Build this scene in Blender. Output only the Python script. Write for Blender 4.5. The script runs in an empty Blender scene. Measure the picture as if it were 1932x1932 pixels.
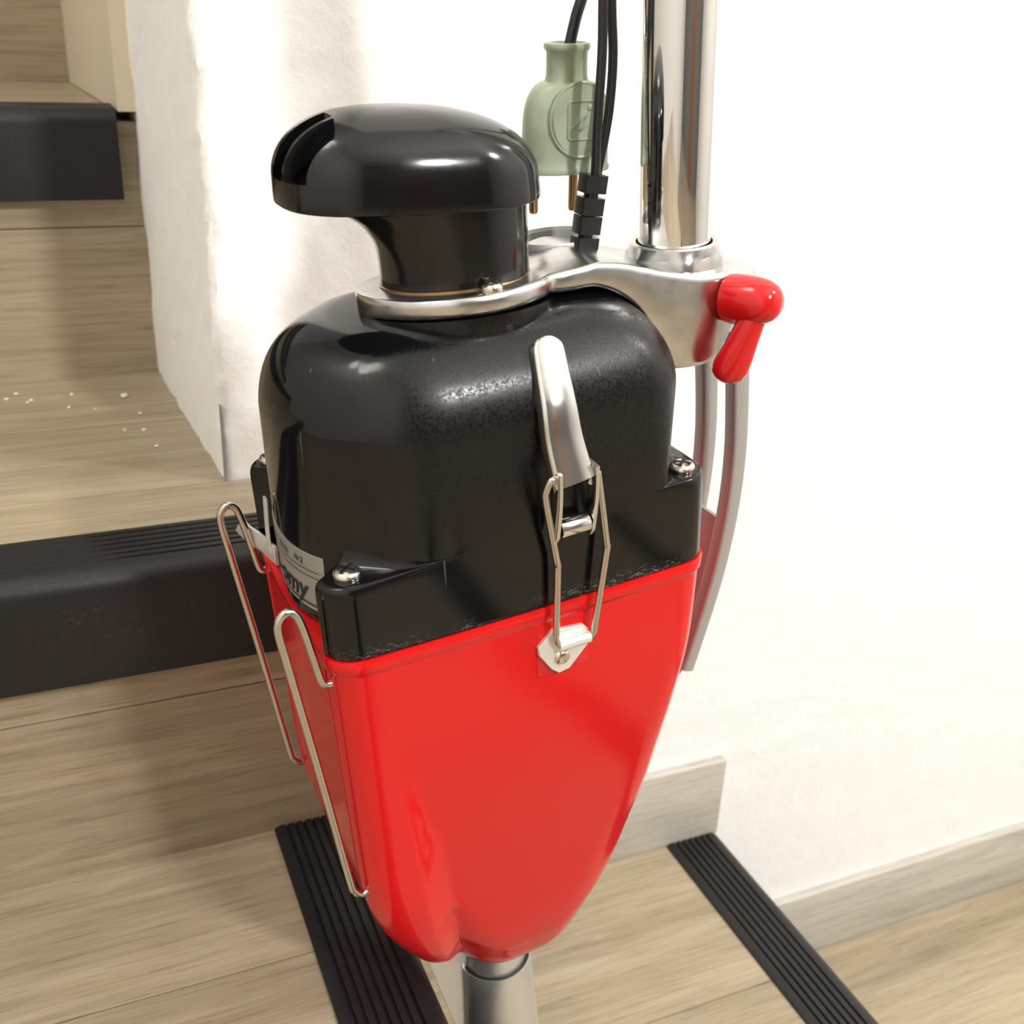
import bpy, bmesh, math, random
import numpy as np
from mathutils import Matrix, Vector

random.seed(7)
C = bpy.context.scene.collection
sc = bpy.context.scene

# ------------------------------------------------------------------ camera, world, light, exposure
CAM = Vector((0.0, 0.0, 0.4231))
_p, _r, _y = 0.4202, 0.0450, -0.4218
right = Vector((math.cos(_y), math.sin(_y), 0))
fwd = Vector((-math.sin(_y) * math.cos(_p), math.cos(_y) * math.cos(_p), -math.sin(_p)))
up = right.cross(fwd)
r2 = math.cos(_r) * right + math.sin(_r) * up
u2 = -math.sin(_r) * right + math.cos(_r) * up
cam_data = bpy.data.cameras.new('camera')
cam = bpy.data.objects.new('camera', cam_data)
C.objects.link(cam)
cam.matrix_world = Matrix(((r2.x, u2.x, -fwd.x, CAM.x), (r2.y, u2.y, -fwd.y, CAM.y), (r2.z, u2.z, -fwd.z, CAM.z), (0, 0, 0, 1)))
cam_data.sensor_width = 36.0
cam_data.lens = 36.0 * 2049.5 / 1932.0
cam_data.clip_start = 0.01
cam_data.dof.use_dof = True
cam_data.dof.focus_distance = 0.42
cam_data.dof.aperture_fstop = 18.0
sc.camera = cam

world = bpy.data.worlds.new('world')
sc.world = world
world.use_nodes = True
wb = world.node_tree.nodes['Background']
wb.inputs['Color'].default_value = (1.0, 0.95, 0.88, 1)
wb.inputs['Strength'].default_value = 0.25


def lamp(name, loc, power, radius, col):
    l = bpy.data.lights.new(name, 'POINT')
    l.energy = power
    l.shadow_soft_size = radius
    l.color = col
    o = bpy.data.objects.new(name, l)
    C.objects.link(o)
    o.location = loc
    return o


lamp('ceiling_bulb', (0.72, -1.25, 1.42), 49.0, 0.085, (1.0, 0.98, 0.955))
lamp('hall_fill', (1.7, -0.5, 1.75), 30.0, 0.09, (1.0, 0.975, 0.945))  # added fill from the right, whitens the plaster wall
lamp('upstairs_fill', (-0.62, 0.35, 1.75), 8.5, 0.22, (1.0, 0.955, 0.89))  # added soft fill that brightens the left return of the wall

vs = sc.view_settings
vs.view_transform = 'Standard'
vs.look = 'None'
vs.exposure = 1.25
vs.gamma = 1.0
vs.use_curve_mapping = False

# ------------------------------------------------------------------ materials
def mat(name, col, rough=0.5, metal=0.0, spec=0.5, coat=0.0):
    m = bpy.data.materials.new(name)
    m.use_nodes = True
    b = m.node_tree.nodes['Principled BSDF']
    b.inputs['Base Color'].default_value = (*col, 1)
    b.inputs['Roughness'].default_value = rough
    b.inputs['Metallic'].default_value = metal
    b.inputs['Specular IOR Level'].default_value = spec
    b.inputs['Coat Weight'].default_value = coat
    b.inputs['Coat Roughness'].default_value = 0.08
    return m, m.node_tree, b


def nd(nt, t, **k):
    n = nt.nodes.new(t)
    for a, v in k.items():
        if hasattr(n, a):
            setattr(n, a, v)
        else:
            n.inputs[a].default_value = v
    return n


def noise(nt, vec, scale, detail=4.0, rough=0.6, dist=0.0):
    n = nd(nt, 'ShaderNodeTexNoise')
    n.inputs['Scale'].default_value = scale
    n.inputs['Detail'].default_value = detail
    n.inputs['Roughness'].default_value = rough
    n.inputs['Distortion'].default_value = dist
    if vec is not None:
        nt.links.new(vec, n.inputs['Vector'])
    return n.outputs['Fac']


def ramp(nt, fac, stops):
    r = nd(nt, 'ShaderNodeValToRGB')
    e = r.color_ramp.elements
    while len(e) < len(stops):
        e.new(0.5)
    for i, (p, c) in enumerate(stops):
        e[i].position = p
        e[i].color = (*c, 1) if len(c) == 3 else c
    nt.links.new(fac, r.inputs['Fac'])
    return r.outputs['Color']


def bump(nt, b, h, strength, dist=0.001):
    n = nd(nt, 'ShaderNodeBump')
    n.inputs['Strength'].default_value = strength
    n.inputs['Distance'].default_value = dist
    nt.links.new(h, n.inputs['Height'])
    nt.links.new(n.outputs['Normal'], b.inputs['Normal'])
    return n


def coords(nt, kind='Object', scale=(1, 1, 1), rot=(0, 0, 0)):
    t = nd(nt, 'ShaderNodeTexCoord')
    m = nd(nt, 'ShaderNodeMapping')
    m.inputs['Scale'].default_value = scale
    m.inputs['Rotation'].default_value = rot
    nt.links.new(t.outputs[kind], m.inputs['Vector'])
    return m.outputs['Vector']


def mixc(nt, fac, a, b, mode='MIX'):
    n = nd(nt, 'ShaderNodeMix')
    n.data_type = 'RGBA'
    n.blend_type = mode
    for s, v in ((n.inputs[0], fac), (n.inputs[6], a), (n.inputs[7], b)):
        if isinstance(v, (int, float)):
            s.default_value = v
        elif isinstance(v, tuple):
            s.default_value = (*v, 1)
        else:
            nt.links.new(v, s)
    return n.outputs[2]


def math_n(nt, op, a, b=0.0):
    n = nd(nt, 'ShaderNodeMath', operation=op)
    for s, v in ((n.inputs[0], a), (n.inputs[1], b)):
        if isinstance(v, (int, float)):
            s.default_value = v
        else:
            nt.links.new(v, s)
    return n.outputs[0]


def wood(name, light, mid, dark, seed=0.0):
    m, nt, b = mat(name, mid, 0.42, spec=0.35)
    g = nd(nt, 'ShaderNodeNewGeometry')
    oi = nd(nt, 'ShaderNodeObjectInfo')
    mp = nd(nt, 'ShaderNodeMapping')
    mp.inputs['Scale'].default_value = (1, 1, 1)
    nt.links.new(g.outputs['Position'], mp.inputs['Vector'])
    add = nd(nt, 'ShaderNodeVectorMath', operation='SCALE')
    cmb = nd(nt, 'ShaderNodeCombineXYZ')
    nt.links.new(oi.outputs['Random'], cmb.inputs[0])
    nt.links.new(oi.outputs['Random'], cmb.inputs[1])
    nt.links.new(cmb.outputs[0], add.inputs[0])
    add.inputs['Scale'].default_value = 3.0 + seed
    ad2 = nd(nt, 'ShaderNodeVectorMath', operation='ADD')
    nt.links.new(mp.outputs[0], ad2.inputs[0])
    nt.links.new(add.outputs[0], ad2.inputs[1])

    def stretch(s):
        mm = nd(nt, 'ShaderNodeMapping')
        mm.inputs['Scale'].default_value = s
        nt.links.new(ad2.outputs[0], mm.inputs['Vector'])
        return mm.outputs[0]
    big = noise(nt, stretch((1.6, 14, 14)), 1.0, 3, 0.55, 0.5)
    band = noise(nt, stretch((4.5, 75, 75)), 1.0, 4, 0.6, 0.35)
    fine = noise(nt, stretch((14, 420, 420)), 1.0, 3, 0.6, 0.0)
    pore = noise(nt, stretch((28, 700, 700)), 1.0, 2, 0.5, 0.0)
    c1 = ramp(nt, big, [(0.32, dark), (0.52, mid), (0.70, light)])
    c2 = ramp(nt, band, [(0.30, dark), (0.50, mid), (0.72, light)])
    c = mixc(nt, 0.5, c1, c2)
    f = ramp(nt, fine, [(0.34, (0.70, 0.68, 0.66)), (0.52, (1, 1, 1)), (0.75, (1.08, 1.08, 1.07))])
    c = mixc(nt, 0.55, c, f, 'MULTIPLY')
    p = ramp(nt, pore, [(0.33, (0.62, 0.58, 0.54)), (0.42, (1, 1, 1))])
    c = mixc(nt, 0.55, c, p, 'MULTIPLY')
    # pale medullary flecks
    fl = noise(nt, stretch((9, 24, 24)), 1.0, 2, 0.5, 2.5)
    ff = ramp(nt, fl, [(0.66, (0, 0, 0)), (0.74, (1, 1, 1))])
    c = mixc(nt, math_n(nt, 'MULTIPLY', ff, 0.35), c, light)
    nt.links.new(c, b.inputs['Base Color'])
    bump(nt, b, fine, 0.12, 0.0006)
    return m


M = {}
M['wood'] = wood('oak_vinyl', (0.49, 0.413, 0.292), (0.378, 0.312, 0.213), (0.25, 0.202, 0.135))
M['wood_grey'] = wood('grey_oak_skirting', (0.64, 0.61, 0.54), (0.54, 0.51, 0.445), (0.42, 0.395, 0.345), 1.7)


def plaster(name, col, bs, rough=0.9):
    m, nt, b = mat(name, col, rough, spec=0.2)
    v = coords(nt, 'Object')
    n1 = noise(nt, v, 170, 5, 0.65)
    n2 = noise(nt, v, 26, 3, 0.5)
    h = math_n(nt, 'ADD', math_n(nt, 'MULTIPLY', n1, 0.6), n2)
    bump(nt, b, h, bs, 0.004)
    s = noise(nt, v, 60, 4, 0.6)
    c = ramp(nt, s, [(0.3, tuple(x * 0.975 for x in col)), (0.6, col)])
    nt.links.new(c, b.inputs['Base Color'])
    return m


M['wall'] = plaster('white_rough_plaster', (0.93, 0.925, 0.91), 0.28)
M['room'] = plaster('room_paint', (0.66, 0.65, 0.63), 0.1)
M['hall'] = plaster('hall_paint', (0.14, 0.135, 0.13), 0.1)
M['door'] = mat('brown_door', (0.16, 0.075, 0.04), 0.4)[0]
M['subfloor'] = mat('subfloor_grey', (0.25, 0.22, 0.18), 0.9)[0]
M['trim'] = plaster('cream_skirting', (0.70, 0.62, 0.47), 0.1, 0.6)

m, nt, b = mat('black_rubber_nosing', (0.0065, 0.0065, 0.0075), 0.42, spec=0.45)
v = coords(nt, 'Object')
dn = noise(nt, v, 900, 3, 0.7)
dl = noise(nt, v, 18, 4, 0.6)
dust = math_n(nt, 'MULTIPLY', ramp(nt, dn, [(0.58, (0, 0, 0)), (0.75, (1, 1, 1))]), ramp(nt, dl, [(0.45, (0, 0, 0)), (0.7, (0.5, 0.5, 0.5))]))
nt.links.new(mixc(nt, dust, (0.0065, 0.0065, 0.0075), (0.22, 0.20, 0.18)), b.inputs['Base Color'])
nt.links.new(math_n(nt, 'ADD', math_n(nt, 'MULTIPLY', dl, 0.25), 0.34), b.inputs['Roughness'])
M['nosing'] = m

# worn glossy black plastic of the upper housing
m, nt, b = mat('black_glossy_plastic_worn', (0.0032, 0.0032, 0.0035), 0.14, spec=0.4)
v = coords(nt, 'Object')
area = noise(nt, v, 11, 2, 0.5)
fine = noise(nt, v, 880, 4, 0.75)
wear = ramp(nt, area, [(0.40, (0, 0, 0)), (0.56, (1, 1, 1))])
spk = ramp(nt, fine, [(0.42, (0, 0, 0)), (0.66, (1, 1, 1))])
wf = math_n(nt, 'MULTIPLY', wear, spk)
sep = nd(nt, 'ShaderNodeSeparateXYZ')
nt.links.new(v, sep.inputs[0])
side = nd(nt, 'ShaderNodeMapRange')
side.inputs[1].default_value = 0.026
side.inputs[2].default_value = 0.044
nt.links.new(math_n(nt, 'MULTIPLY', sep.outputs[1], -1.0), side.inputs[0])
zm = nd(nt, 'ShaderNodeMapRange')
zm.inputs[1].default_value = 0.030
zm.inputs[2].default_value = 0.062
nt.links.new(sep.outputs[2], zm.inputs[0])
xm = nd(nt, 'ShaderNodeMapRange')
xm.inputs[1].default_value = -0.058
xm.inputs[2].default_value = -0.034
nt.links.new(sep.outputs[0], xm.inputs[0])
worn = math_n(nt, 'MULTIPLY', side.outputs[0], math_n(nt, 'MULTIPLY', zm.outputs[0], xm.outputs[0]))
wf2 = math_n(nt, 'MULTIPLY', math_n(nt, 'ADD', math_n(nt, 'MULTIPLY', spk, 0.44), 0.27), worn)
nt.links.new(math_n(nt, 'ADD', math_n(nt, 'MULTIPLY', wf2, 0.60), 0.09), b.inputs['Roughness'])
scr = nd(nt, 'ShaderNodeTexWave')
scr.inputs['Scale'].default_value = 90
scr.inputs['Distortion'].default_value = 14
scr.inputs['Detail'].default_value = 4
nt.links.new(v, scr.inputs['Vector'])
bump(nt, b, math_n(nt, 'MULTIPLY', math_n(nt, 'MULTIPLY', fine, wear), worn), 0.30, 0.0004)
chip = noise(nt, v, 70, 5, 0.7)
cf = ramp(nt, chip, [(0.735, (0, 0, 0)), (0.76, (1, 1, 1))])
edge = nd(nt, 'ShaderNodeMapRange')
edge.inputs[1].default_value = 0.0065
edge.inputs[2].default_value = 0.0015
nt.links.new(sep.outputs[2], edge.inputs[0])
scuff = ramp(nt, noise(nt, coords(nt, 'Object', (0.6, 0.6, 1.6)), 700, 4, 0.75), [(0.535, (0, 0, 0)), (0.64, (1, 1, 1))])
scuff = math_n(nt, 'MULTIPLY', math_n(nt, 'MULTIPLY', scuff, edge.outputs[0]), ramp(nt, noise(nt, v, 45, 3, 0.6), [(0.42, (0, 0, 0)), (0.6, (1, 1, 1))]))
cb = mixc(nt, math_n(nt, 'MULTIPLY', cf, side.outputs[0]), (0.0032, 0.0032, 0.0035), (0.12, 0.10, 0.08))
for rot_, sc_ in (((0.2, 0.5, 0.0), (300, 300, 9)), ((0.0, -1.1, 0.3), (260, 260, 8))):
    sn_ = noise(nt, coords(nt, 'Object', sc_, rot_), 1.0, 1, 0.4)
    scuff = math_n(nt, 'MAXIMUM', scuff, math_n(nt, 'MULTIPLY', ramp(nt, sn_, [(0.79, (0, 0, 0)), (0.81, (1, 1, 1))]), 0.35))
nt.links.new(mixc(nt, scuff, cb, (0.17, 0.165, 0.155)), b.inputs['Base Color'])
M['black'] = m

m, nt, b = mat('black_bakelite', (0.0035, 0.0035, 0.004), 0.14, spec=0.5)
v = coords(nt, 'Object')
nt.links.new(math_n(nt, 'ADD', math_n(nt, 'MULTIPLY', noise(nt, v, 90, 4, 0.6), 0.16), 0.07), b.inputs['Roughness'])
M['bakelite'] = m
M['rubber'] = mat('black_cable_rubber', (0.012, 0.012, 0.013), 0.32, spec=0.5)[0]
M['dark'] = mat('recess_shade', (0.006, 0.006, 0.006), 0.5)[0]  # near-black colour standing in for shade in recesses

m, nt, b = mat('red_enamel', (0.62, 0.0075, 0.009), 0.24, spec=0.42)
v = coords(nt, 'Object')
nt.links.new(math_n(nt, 'ADD', math_n(nt, 'MULTIPLY', noise(nt, v, 60, 4, 0.6), 0.14), 0.08), b.inputs['Roughness'])
cf = ramp(nt, noise(nt, v, 55, 5, 0.75), [(0.755, (0, 0, 0)), (0.77, (1, 1, 1))])
nt.links.new(mixc(nt, math_n(nt, 'MULTIPLY', cf, 0.5), (0.62, 0.0075, 0.009), (0.8, 0.45, 0.40)), b.inputs['Base Color'])
M['red'] = m
M['red_lever'] = mat('red_glossy_plastic', (0.60, 0.008, 0.010), 0.16, spec=0.5)[0]

m, nt, b = mat('cast_aluminium', (0.66, 0.655, 0.645), 0.26, metal=1.0)
v = coords(nt, 'Object')
nt.links.new(math_n(nt, 'ADD', math_n(nt, 'MULTIPLY', noise(nt, v, 140, 5, 0.65), 0.22), 0.12), b.inputs['Roughness'])
c = ramp(nt, noise(nt, v, 60, 4, 0.6), [(0.3, (0.50, 0.49, 0.48)), (0.6, (0.70, 0.695, 0.685))])
nt.links.new(c, b.inputs['Base Color'])
M['alu'] = m
M['alu_dull'] = mat('dull_cast_aluminium', (0.46, 0.455, 0.445), 0.46, metal=0.55)[0]
M['chrome'] = mat('polished_chrome', (0.80, 0.79, 0.77), 0.045, metal=1.0)[0]
M['pipe'] = mat('satin_steel_pipe', (0.74, 0.73, 0.715), 0.36, metal=0.85)[0]
M['chrome_soft'] = mat('satin_chrome', (0.72, 0.70, 0.67), 0.16, metal=1.0)[0]
M['steel'] = mat('steel_wire', (0.60, 0.56, 0.51), 0.20, metal=1.0)[0]
M['screw'] = mat('nickel_screw', (0.72, 0.66, 0.55), 0.20, metal=1.0)[0]
M['brass'] = mat('aged_brass', (0.42, 0.27, 0.14), 0.30, metal=1.0)[0]
m, nt, b = mat('pale_green_bakelite', (0.37, 0.44, 0.33), 0.34, spec=0.5)
v = coords(nt, 'Object')
c = ramp(nt, noise(nt, v, 35, 5, 0.65), [(0.30, (0.255, 0.275, 0.175)), (0.50, (0.345, 0.405, 0.30)), (0.75, (0.40, 0.475, 0.375))])
nt.links.new(c, b.inputs['Base Color'])
M['plug'] = m
M['label'] = mat('worn_silver_label', (0.34, 0.325, 0.29), 0.45, metal=0.25)[0]
M['ink'] = mat('black_label_ink', (0.012, 0.012, 0.012), 0.5)[0]
M['crumb'] = mat('white_plaster_crumb', (0.80, 0.78, 0.72), 0.9)[0]
M['bead'] = mat('grey_zinc_bead', (0.30, 0.31, 0.31), 0.5, metal=0.3)[0]
M['silver_foil'] = mat('white_metal_clip', (0.80, 0.78, 0.74), 0.35, metal=0.5)[0]

# ------------------------------------------------------------------ mesh helpers
def link(name, me, material, parent=None, smooth=True, angle=40):
    o = bpy.data.objects.new(name, me)
    C.objects.link(o)
    if material is not None:
        me.materials.append(material)
    if smooth:
        me.polygons.foreach_set('use_smooth', [True] * len(me.polygons))
        me.set_sharp_from_angle(angle=math.radians(angle))
    if parent is not None:
        o.parent = parent
    return o


def mesh_py(verts, faces):
    me = bpy.data.meshes.new('mesh')
    me.from_pydata([tuple(float(c) for c in v) for v in verts], [], faces)
    bm = bmesh.new()
    bm.from_mesh(me)
    bmesh.ops.recalc_face_normals(bm, faces=bm.faces)
    bm.to_mesh(me)
    bm.free()
    me.update()
    return me


def loft(secs, cap0=True, cap1=True, closed=False):
    """secs: list of rings of 3D points with the same count"""
    n = len(secs[0])
    verts = [p for s in secs for p in s]
    faces = []
    k = len(secs)
    for i in range(k if closed else k - 1):
        a, b2 = i * n, ((i + 1) % k) * n
        for j in range(n):
            faces.append((a + j, a + (j + 1) % n, b2 + (j + 1) % n, b2 + j))
    if not closed:
        if cap0:
            faces.append(tuple(range(n - 1, -1, -1)))
        if cap1:
            faces.append(tuple((k - 1) * n + j for j in range(n)))
    return mesh_py(verts, faces)


def join_meshes(ms):
    bm = bmesh.new()
    for x in ms:
        bm.from_mesh(x)
    me = bpy.data.meshes.new('mesh')
    bm.to_mesh(me)
    bm.free()
    for x in ms:
        bpy.data.meshes.remove(x)
    return me


def box_mesh(x0, x1, y0, y1, z0, z1, bev=0.0, seg=2):
    bm = bmesh.new()
    bmesh.ops.create_cube(bm, size=1)
    for v in bm.verts:
        v.co = Vector(((x0 + x1) / 2 + v.co.x * (x1 - x0), (y0 + y1) / 2 + v.co.y * (y1 - y0), (z0 + z1) / 2 + v.co.z * (z1 - z0)))
    if bev > 0:
        bmesh.ops.bevel(bm, geom=list(bm.edges), offset=bev, segments=seg, affect='EDGES', profile=0.5)
    me = bpy.data.meshes.new('mesh')
    bm.to_mesh(me)
    bm.free()
    return me


def smooth_path(pts, n=8):
    """Catmull-Rom through points"""
    P = [Vector(p) for p in pts]
    out = []
    for i in range(len(P) - 1):
        p0 = P[max(i - 1, 0)]
        p1, p2 = P[i], P[i + 1]
        p3 = P[min(i + 2, len(P) - 1)]
        for k in range(n):
            t = k / n
            out.append(0.5 * ((2 * p1) + (p2 - p0) * t + (2 * p0 - 5 * p1 + 4 * p2 - p3) * t * t + (3 * p1 - p0 - 3 * p2 + p3) * t ** 3))
    out.append(P[-1])
    return out


def sweep(path, prof, ref=Vector((0, 1, 0)), cap=True):
    """sweep a 2D profile (a,b) along path; b axis follows ref; prof may be a function of index fraction"""
    rings = []
    n = len(path)
    pn = None
    for i, p in enumerate(path):
        t = (path[min(i + 1, n - 1)] - path[max(i - 1, 0)]).normalized()
        if pn is None:
            bvec = ref - t * ref.dot(t)
            if bvec.length < 1e-4:
                bvec = t.orthogonal()
        else:
            bvec = pn - t * pn.dot(t)
        bvec.normalize()
        pn = bvec
        avec = bvec.cross(t).normalized()
        pr = prof(i / (n - 1)) if callable(prof) else prof
        rings.append([p + avec * a + bvec * bb for a, bb in pr])
    return loft(rings, cap, cap)


def circ(r, n=12, r2=None):
    r2 = r if r2 is None else r2
    return [(r * math.cos(2 * math.pi * k / n), r2 * math.sin(2 * math.pi * k / n)) for k in range(n)]


def tube(path, r, n=12, ref=Vector((0, 1, 0))):
    return sweep([Vector(p) for p in path], circ(r, n), ref)


def lathe(prof, n=48, center=(0, 0, 0), axis=None):
    """prof: list of (radius, height)"""
    rings = []
    for r, h in prof:
        rings.append([Vector((r * math.cos(2 * math.pi * k / n), r * math.sin(2 * math.pi * k / n), h)) for k in range(n)])
    me = loft(rings)
    mt = Matrix.Translation(Vector(center))
    if axis is not None:
        mt = mt @ Vector((0, 0, 1)).rotation_difference(Vector(axis)).to_matrix().to_4x4()
    me.transform(mt)
    return me


def rrect(a, b, r, n=5):
    pts = []
    for cx, cy, s in ((a - r, b - r, 0), (-a + r, b - r, 90), (-a + r, -b + r, 180), (a - r, -b + r, 270)):
        for k in range(n + 1):
            t = math.radians(s + 90 * k / n)
            pts.append((cx + r * math.cos(t), cy + r * math.sin(t)))
    return pts


def interp(x, tab):
    xs = [t[0] for t in tab]
    if xs[0] > xs[-1]:
        tab = tab[::-1]
        xs = xs[::-1]
    return float(np.interp(x, xs, [t[1] for t in tab]))


def sinterp(x, tab):
    """smooth (Catmull-Rom style, monotone) interpolation"""
    t = sorted(tab)
    xs = np.array([q[0] for q in t], float)
    ys = np.array([q[1] for q in t], float)
    d = np.diff(ys) / np.diff(xs)
    m = np.zeros(len(xs))
    m[0], m[-1] = d[0], d[-1]
    for i in range(1, len(xs) - 1):
        m[i] = 0 if d[i - 1] * d[i] <= 0 else 2 * d[i - 1] * d[i] / (d[i - 1] + d[i])
    x = min(max(x, xs[0]), xs[-1])
    i = min(int(np.searchsorted(xs, x, 'right')) - 1, len(xs) - 2)
    h = xs[i + 1] - xs[i]
    s = (x - xs[i]) / h
    return float((1 + 2 * s) * (1 - s) ** 2 * ys[i] + s * (1 - s) ** 2 * h * m[i] + s * s * (3 - 2 * s) * ys[i + 1] + s * s * (s - 1) * h * m[i + 1])


def tag(o, label=None, cat=None, group=None, kind=None):
    if label:
        o['label'] = label
    if cat:
        o['category'] = cat
    if group:
        o['group'] = group
    if kind:
        o['kind'] = kind
    return o


def empty(name, mw):
    o = bpy.data.objects.new(name, None)
    C.objects.link(o)
    o.empty_display_size = 0.05
    o.matrix_world = mw
    return o


def struct(name, me, material, label=None, cat=None, parent=None, smooth=False):
    o = link(name, me, material, parent, smooth)
    if parent is None:
        o['kind'] = 'structure'
    if label:
        o['label'] = label
    if cat:
        o['category'] = cat
    return o


# ------------------------------------------------------------------ the stairwell
H = 0.18
YN = 0.485          # front of the first nosing up
T = 0.314
YW = 0.588          # rough plaster wall face
XC = 0.083          # end corner of that wall
XB = 0.133          # edge of the landing
XCE = 0.460         # edge of the next tread down
XD = 0.960
XL = -0.95
YF = -0.75
RB = 0.0125         # riser set-back
PT = 0.006          # plank thickness
GAP = 0.0004


def plank(parent, x0, x1, y0, y1, z0, z1, material='wood'):
    return link('plank', box_mesh(x0, x1, y0, y1, z0, z1), M[material], parent, smooth=False)


def nosing_profile(wd=0.049, drop=0.055, th=0.0032, r=0.010, ribs=6):
    """(d, z): d grows forward, d=0 is the front face, z=0 the tread surface"""
    p = [(-wd, -0.0005), (-wd, th * 0.55)]
    x0, x1 = -wd + 0.003, -r - 0.002
    pitch = (x1 - x0) / ribs
    for k in range(ribs):
        a = x0 + k * pitch
        p += [(a, th), (a + pitch * 0.62, th), (a + pitch * 0.72, th - 0.0016), (a + pitch * 0.92, th - 0.0016)]
    p += [(x1, th), (-r, th)]
    for k in range(1, 9):
        t = math.radians(90 - 90 * k / 8)
        p.append((-r + r * math.cos(t), th - r + r * math.sin(t)))
    p += [(0, -drop), (-0.0030, -drop), (-0.0030, -0.0005)]
    return p


def nosing(parent, axis, a0, a1, front, z, label, **k):
    pr = nosing_profile(**k)
    rings = []
    for a in (a0, a1):
        if axis == 'X':      # runs along X, front faces -Y
            rings.append([(a, front - d, z + h) for d, h in pr])
        else:                # runs along Y, front faces +X
            rings.append([(front + d, a, z + h) for d, h in pr])
    o = link('stair_nosing', loft(rings), M['nosing'], parent, True, 30)
    o['label'] = label
    return o


# landing (z = 0)
land = struct('floor', box_mesh(XL, XB - 0.004, YF, YN + 0.03, -H - 0.02, -PT), M['subfloor'],
              'beige oak plank landing at the foot of the upper flight', 'floor')
ys = [YF, -0.35, -0.15, 0.05, 0.222, 0.4028, YN + RB + 0.002]
for i in range(len(ys) - 1):
    plank(land, XL, XB - 0.003, ys[i] + GAP, ys[i + 1] - GAP, -PT, 0)
nosing(land, 'Y', YF, YN + RB - 0.001, XB, 0.0, 'dusty ribbed black nosing on the landing edge', ribs=7)

# upper flight: risers face the camera, treads climb away from it
for i in range(5):
    z0, z1 = i * H, (i + 1) * H
    yf = YN + i * T
    xr = XB - 0.004 if i == 0 else XC + 0.001
    st = struct('stair_step', box_mesh(XL, xr, yf + RB + PT, yf + T + RB + PT - 0.001, z0 - (0.02 if i else 0.0), z1 - PT), M['subfloor'],
                ['lower oak step with black ribbed nosing behind the vacuum cleaner', 'second oak step up, black nosing at upper left',
                 'oak riser at the top left corner', 'step above the picture', 'highest step above the picture'][i], 'stair step')
    x1 = xr
    zj = z0 + (0.0998 if i == 0 else 0.1052)
    plank(st, XL, x1, yf + RB, yf + RB + PT, z0 - 0.002, zj - GAP)
    plank(st, XL, x1, yf + RB, yf + RB + PT, zj + GAP, z1 - PT)
    if i == 0:
        plank(st, XL, x1, yf + 0.046, YW - 0.002, z1 - PT, z1)
        plank(st, XL, XC + 0.001, YW - 0.002 + 2 * GAP, 0.700, z1 - PT, z1)
        plank(st, XL, XC + 0.001, 0.700 + 2 * GAP, yf + T + RB + 0.002, z1 - PT, z1)
    else:
        plank(st, XL, x1, yf + 0.046, yf + 0.17, z1 - PT, z1)
        plank(st, XL, x1, yf + 0.17 + 2 * GAP, yf + T + RB + 0.002, z1 - PT, z1)
    nosing(st, 'X', XL, XB - 0.006 if i == 0 else XC - 0.013 - 0.045 * (yf - YW), yf, z1,
           'ribbed black nosing with a rounded front' if i == 0 else 'black nosing stopping short of the wall')

# lower flight: treads fall away to the right along the wall
for i, (xa, xb, zt) in enumerate(((XB, XCE, -H), (XCE, XD, -2 * H), (XD, 2.2, -3 * H))):
    last = i == 2
    st = struct('stair_step', box_mesh(xa - 0.03, xb - (0 if last else 0.004), YF, YW - 0.001, zt - H - 0.02, zt - PT), M['subfloor'],
                ['oak tread between the two black strips under the vacuum cleaner', 'lowest oak tread at the bottom right corner', 'floor below the picture'][i], 'stair step')
    yj = [YF, -0.3, 0.0, 0.24, 0.435, YW - 0.0005]
    if i == 1:
        yj = [YF, -0.3, 0.05, 0.33, YW - 0.0005]
    for k in range(len(yj) - 1):
        plank(st, xa - 0.002, xb - (0.0 if last else 0.003), yj[k] + GAP, yj[k + 1] - GAP, zt - PT, zt)
    plank(st, xa - 0.010, xa - 0.004, YF, YW - 0.104 if i == 0 else YW - 0.002, zt + GAP, zt + H - 0.012)
    if not last:
        nosing(st, 'Y', YF, YW - 0.009, xb, zt, 'ribbed black nosing running down to the lower right', ribs=6, drop=0.05)

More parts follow.
